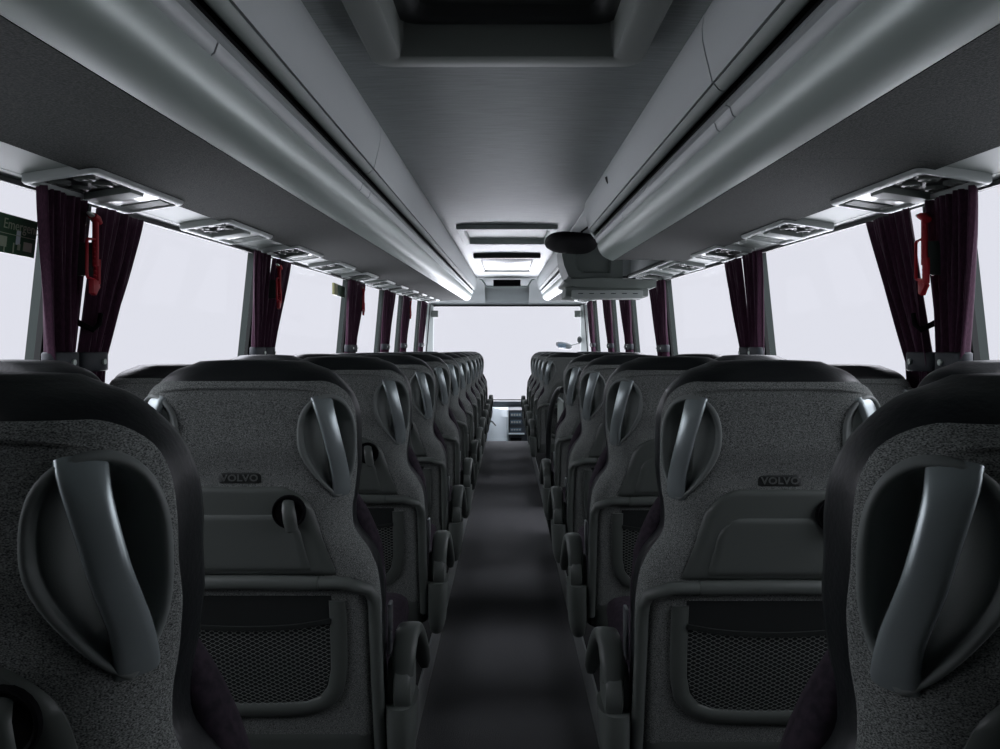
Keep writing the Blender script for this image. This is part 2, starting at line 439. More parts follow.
    pd = MB(); pd.box(-.05,.05,.22,.52,.12,.35, fn=lambda x,y,z: (x*(1.0 if z<.2 else 1.7), y, z if z>.2 else .042)); pd.build('pedestal', 'plastic_dark', root, bevel=.008)
    if kind == 'window': return finish(root)
    # armrest on the aisle flank
    sx = -side; xa = wb+.034
    ar = MB()
    # lower pod, a tapering bucket
    rows = []
    for (z,r1,y1,dx) in ((.245,.012,.16,.0),(.255,.022,.16,0),(.29,.030,.155,.002),(.345,.034,.15,.004),(.395,.036,.145,.005),(.423,.036,.145,.005)):
        rows.append([(sx*(xa+dx-.006+r1*.92*abs(cos(2*pi*k/18))**.75*(1 if cos(2*pi*k/18)>=0 else -1)), y1+r1*1.9*abs(sin(2*pi*k/18))**.8*(1 if sin(2*pi*k/18)>=0 else -1), z) for k in range(18)])
    ar.grid(rows, closed_u=True); ar.cap(rows[0],True); ar.cap(rows[-1]); pod = ar.build('armrest_bracket', 'plastic', root, angle=50)
    # hinge drum (axis across the bus)
    dr = MB(); rows = []
    for (x,r1) in ((-.004,.052),(0,.058),(.026,.058),(.032,.053)):
        rows.append([(sx*(xa-.010+x), .142+r1*cos(2*pi*k/28), .458+r1*sin(2*pi*k/28)) for k in range(28)])
    dr.grid(rows, closed_u=True); dr.cap(rows[0],True); dr.cap(rows[-1]); dr.build('hinge_drum', 'plastic', root, angle=45)
    dr = MB(); rows = []
    for (x,r1) in ((0,.043),(.004,.046),(.012,.046),(.015,.042)):
        rows.append([(sx*(xa-.030+x), .152+r1*cos(2*pi*k/24), .450+r1*1.25*sin(2*pi*k/24)) for k in range(24)])
    dr.grid(rows, closed_u=True); dr.cap(rows[0],True); dr.cap(rows[-1]); dr.build('hinge_plate', 'plastic', root, angle=45)
    # arm: rises behind the drum, curls over and slopes forward
    path = [(.004,.098,.530),(.004,.101,.560),(.005,.114,.584),(.006,.138,.600),(.008,.170,.602),(.010,.205,.591),(.013,.24,.568),(.016,.275,.538),(.019,.305,.505),(.021,.33,.472),(.022,.345,.45)]
    rows = []
    pv = [Vector((sx*(xa+.002+a), b2+.008, c-.047)) for a,b2,c in path]
    for i,p in enumerate(pv):
        t = (pv[min(i+1,len(pv)-1)]-pv[max(i-1,0)]).normalized(); wd = Vector((sx,0,0)); wd = (wd-t*wd.dot(t)).normalized(); up = t.cross(wd)*sx
        e = [.85,.95,1,1,1,.95,.88,.8,.74,.66,.4][i]
        rows.append([p + wd*(.0255*e*abs(cos(2*pi*k/16))**.6*(1 if cos(2*pi*k/16)>=0 else -1)) + up*(.015*e*abs(sin(2*pi*k/16))**.8*(1 if sin(2*pi*k/16)>=0 else -1)) for k in range(16)])
    am = MB().grid(rows, closed_u=True); am.cap(rows[0],True); am.cap(rows[-1]); am.build('armrest', 'plastic', root, angle=50)
    # buckle stalk of the belt beside the cushion
    MB().box(sx*(wb-.004)-.004, sx*(wb-.004)+.004, .20,.235,.49,.60).build('belt_buckle', 'belt', root, bevel=.003)
    return finish(root)

def copy_thing(root):
    r = root.copy(); C.objects.link(r)
    for ch in root.children:
        c = ch.copy(); C.objects.link(c); c.parent = r
        for g2 in ch.children:
            d = g2.copy(); C.objects.link(d); d.parent = c
    return r
ORD = ['nearest','second','third','fourth','fifth','sixth','seventh','eighth','ninth','tenth','eleventh','twelfth']
PODZ = .12
protos = {}
def place_seat(kind, side, y, label, group):
    k = (kind, side)
    if k not in protos: protos[k] = o = make_seat(kind, side)
    elif kind == 'window' : o = copy_thing(protos[k])
    else: o = copy_thing(protos[k])
    cx = .485 if kind == 'aisle' else .954
    o.location = (side*cx, y - (.05 if kind == 'window' and abs(y-2.2) < .1 else 0), -.022 if kind == 'window' and abs(y-2.2) < .1 else 0); o['label'] = label; o['group'] = group
    return o
left_rows = [.61+.8*k for k in range(12)]
right_rows = [.58+.8*k for k in range(5)] + [6.06+.8*k for k in range(5)]
for side, ys in ((-1,left_rows),(1,right_rows)):
    sn = 'left' if side < 0 else 'right'
    for k, y in enumerate(ys):
        for kind in ('aisle','window'):
            where = 'beside the aisle' if kind == 'aisle' else 'against the windows'
            lab = f'grey high-backed coach seat {where}, {ORD[k]} row of the {sn} block'
            if side > 0 and k == 5: lab = f'grey high-backed coach seat {where}, first row past the right-hand handrail'
            elif side > 0 and k > 5: lab = f'grey high-backed coach seat {where}, {ORD[k-5]} row past the right-hand handrail'
            place_seat(kind, side, y, lab, f'seats of the {sn} block {where}')

# ------------------------------------------------------------------ shell of the coach
YB, YF = -1.3, 11.9            # rear wall, front of the side walls
def R(x, y, zr): return (x, y, CAMZ+zr+SL*y)
def ext(mb, prof, y0, y1, sg, th=.006, inward=None):
    """extrude an open (x, z) profile along the coach with thickness, closed at its ends"""
    n = len(prof); back = []
    for i in range(n):
        a = prof[max(0,i-1)]; b2 = prof[min(n-1,i+1)]; dx = b2[0]-a[0]; dz = b2[1]-a[1]; l = sqrt(dx*dx+dz*dz) or 1
        back.append((prof[i][0]+dz/l*th, prof[i][1]-dx/l*th))
    loop = list(prof)+back[::-1]
    ny = max(1, int((y1-y0)/1.0)); rows = [[R(sg*x, y0+(y1-y0)*k/ny, z) for x,z in loop] for k in range(ny+1)]
    mb.grid(rows, closed_u=True)
    m = len(loop)
    for row, fl in ((rows[0],True),(rows[-1],False)):
        o = len(mb.v); mb.v += [tuple(p) for p in row]
        for i in range(n-1): mb.f.append((o+i,o+i+1,o+m-2-i,o+m-1-i))
    return mb

# floors
struct(rbox(-.27,.27,YB,9.94,-.03,0).build('floor', 'floor', smooth=False))
AX = .275
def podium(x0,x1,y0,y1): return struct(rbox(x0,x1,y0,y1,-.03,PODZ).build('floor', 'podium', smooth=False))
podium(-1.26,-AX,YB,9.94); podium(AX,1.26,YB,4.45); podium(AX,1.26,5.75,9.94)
n_tr = [0]
def trim(mb, m, **k):
    n_tr[0] += 1; return struct(mb.build(f'trim_{n_tr[0]}', m, **k))
for x, y0, y1 in ((-AX,YB,9.94),(AX,YB,4.45),(AX,5.75,9.94)):
    s = 1 if x > 0 else -1
    trim(rbox(min(x,x-s*.006),max(x,x-s*.006),y0,y1,.002,PODZ+.004), 'step_edge', smooth=False)
# stairwell at the middle door
st = MB(); st.box(AX,1.26,4.45,5.75,-.55,-.50); st.box(AX-.004,AX,4.45,5.75,-.52,-.03); st.box(AX,.60,4.45,5.75,-.30,-.26)
st.box(AX,1.26,4.43,4.45,-.52,PODZ); st.box(AX,1.26,5.75,5.77,-.52,PODZ)
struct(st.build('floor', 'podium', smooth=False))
# lower cab floor and the step down to it
struct(rbox(-1.26,1.26,9.94,12.6,-.62,-.58).build('floor', 'light_panel', smooth=False))
struct(rbox(-1.26,1.26,9.91,9.94,-.60,-.03).build('wall_step', 'podium', smooth=False))

# side walls: lower wall, pillars, windows
ZS = .80                        # window sill
def wx(z, y):                   # inner face of the side wall at height z
    zt = CAMZ+.344+SL*y
    return 1.235 - (z-ZS)/(zt-ZS)*(1.235-1.150) if z > ZS else 1.235+.02*min(1,(ZS-z)/.3)
PC = [2.22,3.82,5.91,7.53,8.85,10.65]        # pillar stations
for sg, sn in ((-1,'left'),(1,'right')):
    lo = MB(); 
    rows = [[(sg*wx(ZS,0),y,ZS),(sg*1.25,y,ZS-.15),(sg*1.25,y,-.6),(sg*1.31,y,-.6),(sg*1.31,y,ZS)] for y in (YB,3,6,9,12.4)]
    lo.grid(rows, closed_u=True)
    # wall above the windows up to the roof
    rows = [[R(sg*1.150,y,.344),R(sg*1.150,y,.80),R(sg*1.21,y,.80),R(sg*1.21,y,.344)] for y in (YB,3,6,9,12.1)]
    lo.grid(rows, closed_u=True)
    # solid quarter behind the frame
    z1 = CAMZ+.344
    lo.box(1.15*sg,1.30*sg,YB,.22,ZS-.05,z1+.05)
    struct(lo.build('wall_'+sn, 'wall', smooth=False))
    edges = [.22]
    for c in PC: edges += [c-.205, c-.08]
    edges.append(11.75)
    for i, c in enumerate(PC):   # pillar posts
        y0, y1 = c-.205, c-.08
        y0 += .0
        p = MB(); zt0 = R(0,y0,.35)[2]; zt1 = R(0,y1,.35)[2]
        v = [(sg*(wx(ZS,y)-.0),y,ZS-.02) for y in (y0,y1)]+[(sg*(wx(z,y)-.0),y,z) for y,z in ((y1,zt1),(y0,zt0))]
        v2 = [(x+sg*.05,y,z) for x,y,z in v]
        p.add(v+v2, [(0,1,2,3),(7,6,5,4),(0,4,5,1),(1,5,6,2),(2,6,7,3),(3,7,4,0)])
        struct(p.build('wall_'+sn, 'pillar', smooth=False))
    for i in range(0, len(edges), 2):
        y0, y1 = edges[i], edges[i+1]
        k = i//2+1 + (0 if sg < 0 else 7)
        fr = MB(); e = .022
        def q4(ya,yb,za,zb,dx0,dx1):
            v = []
            for dx in (dx0,dx1):
                v += [(sg*(wx(za(ya),ya)+dx),ya,za(ya)),(sg*(wx(za(yb),yb)+dx),yb,za(yb)),(sg*(wx(zb(yb),yb)+dx),yb,zb(yb)),(sg*(wx(zb(ya),ya)+dx),ya,zb(ya))]
            return v
        Q = [(0,1,2,3),(7,6,5,4),(0,4,5,1),(1,5,6,2),(2,6,7,3),(3,7,4,0)]
        top = lambda y: CAMZ+.344+SL*y; bot = lambda y: ZS
        fr.add(q4(y0,y0+e*.7,bot,top,-.004,.012),Q); fr.add(q4(y1-e,y1,bot,top,-.004,.012),Q)
        fr.add(q4(y0+e*.7,y1-e,lambda y:top(y)-.014,top,-.004,.012),Q); fr.add(q4(y0+e*.7,y1-e,bot,lambda y:ZS+.02,-.004,.012),Q)
        w = struct(fr.build(f'window_{k}', 'rubber', smooth=False))
        gp = MB(); gp.add(q4(y0+.002,y1-.002,bot,top,.016,.020),Q); gp.build('pane', 'glass', w, smooth=False)
# roof skin, rear wall, front
rf = MB(); rows = [[R(x,y,z) for x,z in ((-1.21,.80),(-.47,.83),(.47,.83),(1.21,.80),(1.21,.84),(.47,.87),(-.47,.87),(-1.21,.84))] for y in (YB-.05,4,8,12.1)]
rf.grid(rows, closed_u=True); rf.cap(rows[0],True); rf.cap(rows[-1])
struct(rf.build('wall_roof', 'wall', smooth=False))
struct(rbox(-1.31,1.31,YB-.06,YB,-.6,2.0).build('wall_rear', 'wall', smooth=False))
# ceiling lining in three sections with fine joints
H1, H2, H3 = (.95,2.00), (5.58,6.60), (7.80,9.85)    # hatch, second hatch, lamp panel (y ranges)
HW = .335
joints = [YB, 6.08, 8.69, 11.45]
def ceil_sec(y0,y1,holes):
    mb = MB(); xs = [-.475,-HW,HW,.475]
    cuts = sorted({y0,y1}|{h for hh2 in holes for h in hh2 if y0 < h < y1})
    for a,b2 in zip(cuts,cuts[1:]):
        mid = (a+b2)/2; hole = any(h[0] < mid < h[1] for h in holes)
        for (xa,xb) in ((-.475,-HW),(-HW,HW),(HW,.475)):
            if hole and xa == -HW: continue
            zf = lambda x: .713+.012*(1-(x/.475)**2)
            n = 1 if xa != -HW else 8
            rows = [[R(xa+(xb-xa)*i/n, y, zf(xa+(xb-xa)*i/n)) for i in range(n+1)] for y in (a,b2)]
            rows2 = [[(p[0],p[1],p[2]+.012) for p in r] for r in rows]
            mb.grid(rows); mb.grid(rows2)
            for r_ in range(2): mb.grid([rows[r_],rows2[r_]])
    return mb
for a,b2 in zip(joints, joints[1:]):
    struct(ceil_sec(a+.004, b2-.004, [H1,H2,H3]).build('ceiling', 'ceiling', angle=30))

def ring(mb, x0,x1,y0,y1, steps, rad=.05, n=6):
    """nested rounded rectangles, steps = [(inset, zrel)...]"""
    rows = []
    for ins, z in steps:
        a,b2,c,d = x0+ins, x1-ins, y0+ins, y1-ins; r = max(.004, rad-ins*.6); row = []
        for cx, cy, st0 in ((b2-r,d-r,0),(a+r,d-r,pi/2),(a+r,c+r,pi),(b2-r,c+r,1.5*pi)):
            for k in range(n+1):
                t = st0+pi/2*k/n; row.append(R(cx+r*cos(t), cy+r*sin(t), z))
        rows.append(row)
    mb.grid(rows, closed_u=True); return rows
# near roof hatch
h = thing('roof_hatch', 'dark roof hatch in a wide moulded rim, largest and nearest of the ceiling openings', 'hatch', group=None)
mb = MB(); ring(mb, -.350,.350,H1[0]-.02,2.045, [(0,.727),(.0,.690),(.004,.679),(.012,.675),(.070,.675),(.080,.679),(.086,.70),(.090,.78)], .05)
mb.build('rim', 'hatch_rim', h, angle=50)
mb = MB(); rr = ring(mb, -.27,.27,H1[0]+.08,H1[1]-.06, [(0,.765),(.0,.75),(.03,.745),(.045,.755),(.06,.775)], .06); mb.cap(rr[-1]); mb.build('lid', 'plastic_dark', h, angle=50)
mb = MB(); rr = ring(mb, -.20,.20,H1[0]+.16,H1[1]-.16, [(0,.776),(.01,.765),(.03,.762)], .04); mb.cap(rr[-1]); mb.build('lid_panel', 'plastic', h, angle=50)
# second hatch
h = thing('roof_hatch', 'pale roof hatch with a dark slot handle, between the near hatch and the lit panel', 'hatch')
mb = MB(); ring(mb, -.365,.365,H2[0]-.02,H2[1]+.02, [(0,.722),(0,.700),(.006,.690),(.045,.688),(.05,.692),(.055,.74)], .025)
mb.build('rim', 'light_panel', h, angle=50)
mb = MB(); rr = ring(mb, -.31,.31,H2[0]+.035,H2[1]-.035, [(0,.775),(.0,.735),(.03,.730),(.06,.735)], .03); mb.cap(rr[-1]); mb.build('lid', 'light_panel', h, angle=50)
mb = MB().box(-.13,.13,H2[0]+.25,H2[0]+.29,.720,.735, fn=R); mb.build('slot_handle', 'plastic_dark', h, bevel=.003)
# lit perforated panel
h = thing('ceiling_vent', 'white perforated ceiling panel, farthest of the three frames overhead', 'vent')
mb = MB(); ring(mb, -.33,.33,H3[0]-.02,H3[1]-.0, [(0,.722),(0,.690),(.008,.680),(.05,.690),(.055,.70)], .03)
mb.build('rim', 'light_panel', h, angle=50)
mb = MB(); rr = ring(mb, -.285,.285,H3[0]+.03,H3[1]-.05, [(0,.722),(.02,.700)], .02); mb.cap(rr[-1]); mb.build('perforated_cover', 'lamp', h, angle=50)
mb = MB(); rr = ring(mb, -.335,.335,H3[0]-.045,H3[0]+.05, [(0,.722),(0,.684),(.006,.676)], .006); mb.cap(rr[-1]); mb.build('front_lip', 'plastic_dark', h, angle=50)
for H_, hw_, lid in ((H1,.37,.90),(H2,.36,.80),(H3,.33,.76)):
    pass

# luggage racks --------------------------------------------------
LOW = [(.604,.381),(.585,.3865),(.566,.395),(.549,.407),(.536,.423),(.528,.442),(.5245,.458),(.525,.467),(.530,.472)]
STEP = [(.528,.474),(.520,.475),(.515,.478),(.511,.490),(.509,.498)]
LIP = [(.505,.4985),(.496,.501),(.500,.5035),(.506,.504),(.516,.504)]
LIP2 = [(.4895,.5365),(.4885,.535),(.485,.5345),(.480,.537),(.475,.543),(.4715,.548)]
UP = [(.4705,.5488),(.463,.580),(.455,.612),(.449,.642),(.4475,.668),(.451,.690),(.457,.704),(.464,.714)]
UNDER = [(.99,.372),(.94,.381),(.80,.388),(.66,.386),(.606,.383)]
def rack(sn, sg, y0, y1, label, lowcuts=(), upcuts=()):
    t = thing('luggage_rack', label, 'luggage rack', group=None)
    gp = .0035
    def cutseg(cuts): 
        e = [y0]+sorted(cuts)+[y1]; return [(a+gp,b2-gp) for a,b2 in zip(e,e[1:])]
    ext(MB(), LOW, y0, y1, sg, -.012).build('lower_fascia', 'rack', t, angle=50)
    mb = MB()
    for a,b2 in cutseg(lowcuts): ext(mb, STEP, a, b2, sg, -.010)
    mb.build('strip_panel', 'panel', t, angle=50)
    ext(MB(), LIP, y0+gp, y1-gp, sg, -.008).build('slot_lip', 'panel', t, angle=60)
    ext(MB(), LIP2, y0+gp, y1-gp, sg, -.008).build('upper_lip', 'mid_panel', t, angle=60)
    mb = MB()
    for a,b2 in cutseg(upcuts): ext(mb, UP, a, b2, sg, -.010)
    mb.build('upper_fascia', 'panel', t, angle=50)
    mb = MB()
    e = [y0+gp]; yy = math.floor(y0)
    while yy < y1: 
        if yy > y0+.2 and yy < y1-.2 and abs((yy*10) % 14) < 10: pass
        yy += 1
    ext(mb, UNDER, y0, y1-gp*.5, sg, -.012); mb.build('carpet_base', 'carpet', t, angle=50)
    ext(MB(), [(.5985,.3785),(.6075,.3765)], y0, y1, sg, .004).build('edge_trim', 'trim', t, smooth=False)  # edge trim in near-white, its colour carries the thin highlight
    ext(MB(), [(.514,.490),(.514,.504),(.514,.538),(.490,.5365),(.4885,.550),(.514,.600)], y0+gp, y1-gp, sg, .004).build('rack_shade_liner', 'slot', t, smooth=False)  # black sheet closing the slot, stands in for the shade inside the rack
    ext(MB(), [(.98,.785),(.60,.79),(.514,.60)], y0+gp, y1-gp, sg, .006).build('rack_shade_liner', 'slot', t, smooth=False)
    return t
rack('left', -1, YB, 2.70, 'grey luggage rack over the nearest seats of the left block', (1.35,))
rack('left', -1, 2.70, 6.90, 'grey luggage rack along the middle of the left side', (2.86,), ())
rack('left', -1, 6.90, 11.45, 'grey luggage rack running to the windscreen on the left', (7.2,), (8.9,))
rack('right', 1, YB, 1.75, 'grey luggage rack over the nearest seats of the right block', ())
rr_ = rack('right', 1, 1.75, 4.42, 'grey right-hand luggage rack with a small black socket, ending at the black flap', (1.88,3.40), ())
rk6 = rack('right', 1, 6.0, 11.45, 'grey luggage rack running to the windscreen on the right', (7.2,), (8.9,))
# socket on the upper fascia
px, pz = .450, .640
MB().tube([R(px+.004,3.42,pz+.005),R(px-.014,3.42,pz-.002)], .016, 14).build('socket', 'slot', rr_)
# thin bright end hoop on the near right rack
hoop = [R(x,4.425,z) for x,z in UP[::-1]+[(.485,.518),(.492,.508)]+STEP[::-1]+LOW[::-1][1:]]
MB().tube(hoop, .005, 8).build('end_trim', 'trim', rr_)
epl = MB(); loop = UP[::-1]+LOW[::-1]+[(.95,.385),(.95,.74)]
pa = [R(x,4.417,z) for x,z in loop]; pb = [R(x,4.410,z) for x,z in loop]; epl.grid([pa,pb],closed_u=True); epl.cap(pa); epl.cap(pb,True)
epl.build('end_panel', 'mid_panel', rr_, smooth=False)

pa = [R(x,6.003,z) for x,z in loop]; pb = [R(x,6.010,z) for x,z in loop]; epl = MB(); epl.grid([pa,pb],closed_u=True); epl.cap(pa); epl.cap(pb,True)
epl.build('end_panel', 'panel', rk6, smooth=False)

# service channel between the racks and the windows
for sg, sn in ((-1,'left'),(1,'right')):
    mb = MB(); ext(mb, [(.935,.392),(.955,.374),(.99,.372),(1.12,.352),(1.152,.346)], YB, 11.75, sg, -.02); trim(mb, 'mid_panel', angle=30)
    mb = MB(); ext(mb, [(1.125,.350),(1.152,.345)], YB, 11.75, sg, -.012); trim(mb, 'light_panel', smooth=False)
    mb = MB(); ext(mb, [(.925,.383),(.955,.378)], YB, 11.75, sg, -.010); trim(mb, 'rubber', smooth=False)
# overhead passenger units
def make_unit():
    t = thing('overhead_service_unit', 'x', 'service unit')
    L = .51
    def T(x,y,z): return (x,y,z+SL*y)
    def zc(x): return -(x+.09)*.155            # follows the channel slope; x from -.09 (inner) to .09 (outer)
    mb = MB(); rows = []
    for ins, z in ((0,.004),(0,-.012),(.004,-.017),(.018,-.018),(.022,-.014),(.024,.0)):
        a,b2,c,d = -.095+ins,.085-ins,ins,L-ins; r = max(.004,.022-ins*.7); row = []
        for cx,cy,s0 in ((b2-r,d-r,0),(a+r,d-r,pi/2),(a+r,c+r,pi),(b2-r,c+r,1.5*pi)):
            for k in range(5):
                th = s0+pi/2*k/4; x = cx+r*cos(th); row.append(T(x, cy+r*sin(th), z+zc(x)))
        rows.append(row)
    mb.grid(rows, closed_u=True); mb.build('frame', 'light_panel', t, angle=50)
    mb = MB(); mb.box(-.073,.063,.02,.235,-.006,.0, fn=lambda x,y,z: T(x,y,z+zc(x))); mb.build('vent_plate', 'plastic_dark', t, smooth=False)
    for yy, xx in ((.075,-.03),(.075,.03),(.155,-.03),(.155,.03)):
        mb = MB(); rows = []
        for r_, z in ((.024,-.006),(.024,-.014),(.019,-.016),(.015,-.008),(.006,-.008),(.005,-.014),(.0005,-.014)):
            rows.append([T(xx+r_*cos(2*pi*k/16), yy+r_*sin(2*pi*k/16), z+zc(xx)) for k in range(16)])
        mb.grid(rows, closed_u=True); mb.build('air_nozzle', 'plastic', t)
    mb = MB(); mb.box(-.068,.055,.225,.30,-.024,0, fn=lambda x,y,z: T(x,y,z+zc(x))); mb.build('speaker_box', 'mid_panel', t, bevel=.004)
    mb = MB(); mb.box(-.068,.060,.305,.405,-.012,0, fn=lambda x,y,z: T(x,y,z+zc(x))); mb.build('reading_lamp', 'lens', t, bevel=.003)
    mb = MB()
    for k in range(7): mb.box(-.060,.050,.412+k*.010,.417+k*.010,-.014,0, fn=lambda x,y,z: T(x,y,z+zc(x)))
    mb.box(-.068,.060,.405,.488,-.006,0, fn=lambda x,y,z: T(x,y,z+zc(x))); mb.build('grille', 'mid_panel', t, smooth=False)
    return t
unit = {}
for sg, sn in ((1,'right'),(-1,'left')):
    for k in range(11):
        y = 1.80+.875*k
        if not unit.get(sg):
            o = unit[sg] = make_unit()
            if sg < 0:
                for ch in o.children: ch.data.transform(Matrix.Diagonal((-1,1,1,1))); ch.data.flip_normals()
        else: o = copy_thing(unit[sg])
        o.location = R(sg*1.045, y, .345)
        o.location.z -= 0
        o.location.z = CAMZ+.374+SL*y
        o['label'] = f'overhead lamp and air panel above the {sn} windows, {ORD[k]} from the near end'
        o['group'] = f'service units above the {sn} windows'

# curtains ------------------------------------------------------
def curtain(sg, c, rear, label, group):
    """rear=True hangs on the near side of the pillar"""
    zt = CAMZ+.324+SL*c; zb = .70; zk = 1.125+.012*(c-2)
    if rear: t0, t1, k0, k1 = c-.37, c-.16, c-.25, c-.14
    else:    t0, t1, k0, k1 = c-.075, c+.17, c-.095, c+.01
    mb = MB(); rows = []; nz, nu = 30, 110
    ph = random.uniform(0,6.28)
    for i in range(nz+1):
        z = zt+(zb-zt)*i/nz
        if z > zk: f = ((zt-z)/(zt-zk)); f = f**1.15
        else: f = 1-.25*((zk-z)/(zk-zb))
        row = []
        for j in range(nu+1):
            u = j/nu; a = t0+(t1-t0)*u; b2 = k0+(k1-k0)*u
            y = a+(b2-a)*f
            amp = .011+.004*f
            wv = sin(u*2*pi*10+ph)*amp*.75 + sin(u*2*pi*3+ph*2)*amp*.6 + .003*sin(u*90+z*9)
            lean = wx(max(z,ZS),c)
            row.append((sg*(lean-.040+wv*(1.0)), y, z))
        rows.append(row)
    mb.grid(rows); o = mb.build('curtain', 'curtain', None, angle=80, solid=.0025)
    tag(o, label, 'curtain', group)
    # tieback strap around the waist
    m1 = (k0+k1)/2; hwid = (k1-k0)/2+.010; st = MB(); rows = []
    for z in (zk-.026,zk-.022,zk+.022,zk+.026):
        inset = .003 if z in (zk-.026,zk+.026) else 0
        rows.append([(sg*(wx(zk,c)-.040+(.030-inset)*sin(2*pi*k/20)), m1+(hwid-inset)*cos(2*pi*k/20), z) for k in range(20)])
    st.grid(rows, closed_u=True); st.build('tieback', 'tie', o, solid=.003)
    st = MB(); st.tube([(sg*(wx(zk,c)-.073),m1,zk),(sg*(wx(zk,c)-.078),m1,zk)], .008, 12); st.build('snap_button', 'steel', o)
    return o
for sg, sn in ((-1,'left'),(1,'right')):
    for i, c in enumerate(PC):
        for rear in (True, False):
            curtain(sg, c, rear, f'maroon tied-back curtain on the {"near" if rear else "far"} half of the {ORD[i] if i else "nearest"} {sn} window pillar', f'curtains of the {sn} windows')

# emergency hammers ----------------------------------------------
def hammer(sg, c, label):
    x = wx(1.42,c)-.085
    t = thing('emergency_hammer', label, 'hammer', (sg*x, c, 0), 'emergency hammers on the window pillars')
    h = MB(); h.tube([(0,0,1.50),(0,0,1.40),(0,0,1.335)], .0085, 10); h.tube([(0,.010,1.36),(0,.010,1.30),(0,.010,1.27)], .010, 8)
    h.build('shaft', 'red', t)
    hd = MB(); hd.tube([(0,.018,1.492),(0,0,1.506),(0,-.022,1.513)], [.012,.0145,.012], 12); hd.build('hammer_head', 'red', t)
    tp = MB(); tp.tube([(0,-.022,1.513),(0,-.046,1.519),(0,-.053,1.520)], [.008,.006,.002], 10); tp.build('steel_tip', 'steel', t)
    g_ = MB(); za, zb = 1.285, 1.43           # ring grip with finger teeth
    loop = [(0,-.012,za),(0,-.052,za+.004),(0,-.058,za+.012),(0,-.058,zb-.012),(0,-.052,zb-.004),(0,-.012,zb),(0,.004,zb),(0,.004,za),(0,-.012,za)]
    g_.tube(loop, .0045, 8)
    for k in range(8): g_.tube([(0,.004,za+.012+k*.0165),(0,-.014,za+.018+k*.0165)], [.005,.002], 6)
    g_.build('grip_guard', 'red', t)
    b_ = MB(); b_.add([(dx,y,z) for dx in (-.007,.007) for y,z in ((-.030,1.283),(.010,1.283),(.016,1.262),(-.010,1.228),(-.028,1.236))], [(0,1,2,3,4),(9,8,7,6,5),(0,5,6,1),(1,6,7,2),(2,7,8,3),(3,8,9,4),(4,9,5,0)])
    b_.build('cutter_base', 'red', t, bevel=.002)
    bl = MB(); bl.tube([(0,-.010,1.230),(0,.008,1.243),(0,.028,1.262)], .003, 6); bl.build('blade_guard', 'red', t)
    br = MB(); br.box(.006*sg if sg>0 else -.060, .060*sg if sg>0 else -.006, -.004,.008,1.30,1.42); br.build('wall_bracket', 'pillar', t, bevel=.003)
    k = .73; m_ = Matrix.Translation((0,0,1.51+SL*(c-2.1))) @ Matrix.Diagonal((1,k*(-1 if sg > 0 else 1),k,1)) @ Matrix.Translation((0,0,-1.51))
    for ch in t.children:
        ch.data.transform(m_)
        if sg > 0: ch.data.flip_normals()
    return t
hammer(-1, PC[0]-.17, 'red emergency hammer between the nearest pair of curtains on the left')
hammer(1, PC[0]-.20, 'red emergency hammer between the nearest pair of curtains on the right')
hammer(-1, PC[1]-.10, 'red emergency hammer on the second left window pillar')
hammer(-1, PC[2]+.02, 'small red emergency hammer on the third left window pillar')
hammer(-1, PC[4]+.02, 'tiny red emergency hammer on the fifth left window pillar')
# coat hooks
for sg, sn in ((-1,'left'),(1,'right')):
    x = wx(1.17,2.15)
    mb = MB(); mb.tube([(sg*(x-.02),2.10,1.245),(sg*(x-.045),2.105,1.23),(sg*(x-.070),2.12,1.215),(sg*(x-.080),2.13,1.23),(sg*(x-.080),2.14,1.26)], [.008,.008,.008,.007,.006], 10)
    mb.box(sg*(x-.022),sg*(x+.02),2.085,2.115,1.225,1.265)
    tag(mb.build('coat_hook', 'slot', None), f'black coat hook below the nearest {sn} emergency hammer', 'hook')

# exit signs stuck on the left windows -----------------------------
def to_win(y, z, d): return (-(wx(z,y)+.010-d), y, z)
t = thing('exit_sign', 'green emergency instruction sign on the nearest left window', 'sign')
def zq(y,z): return z
mb = MB(); ya,yb,za,zb = 1.50,1.955,1.415,1.525
ya,yb,za,zb = 1.50,1.94,1.388,1.478
mb.add([to_win(y,z,d) for d in (0,.003) for y,z in ((ya,za),(yb,za),(yb,zb),(ya,zb))], [(0,1,2,3),(7,6,5,4),(0,4,5,1),(1,5,6,2),(2,6,7,3),(3,7,4,0)]); mb.build('sign_plate','green',t,smooth=False)
def sgl(y0,y1,z0,z1,name='pictogram',m='sign_print'):
    mb = MB(); mb.add([to_win(y,z,d) for d in (.003,.004) for y,z in ((y0,z0),(y1,z0),(y1,z1),(y0,z1))], [(0,1,2,3),(7,6,5,4),(0,4,5,1),(1,5,6,2),(2,6,7,3),(3,7,4,0)]); return mb.build(name,m,t,smooth=False)
sgl(1.505,1.935,1.4325,1.4340,'divider_line')
sgl(1.785,1.787,1.434,1.474,'divider_line')
up = Vector((.12,0,1)).normalized(); nrm = Vector((0,1,0)).cross(up); p_ = to_win(1.915,1.455,.0045)
mt = Matrix(((0,up.x,nrm.x,p_[0]),(1,up.y,nrm.y,p_[1]),(0,up.z,nrm.z,p_[2]),(0,0,0,1)))
text_mesh('Emergency exit', .034, .0004, 'lettering', 'sign_print', t, mt)
for y0,y1,z0,z1 in ((1.778,1.783,1.398,1.425),(1.771,1.778,1.417,1.422),(1.795,1.828,1.402,1.426),(1.80,1.804,1.391,1.402),(1.82,1.823,1.391,1.402),(1.853,1.857,1.391,1.415),(1.87,1.88,1.40,1.415),(1.892,1.925,1.400,1.422),(1.765,1.781,1.452,1.472),(1.765,1.776,1.439,1.448)):
    sgl(y0,y1,z0,z1)
sgl(1.862,1.877,1.412,1.446,'barcode_sticker','paper')
t = thing('exit_sign', 'small green and yellow sign by the third left window pillar', 'sign')
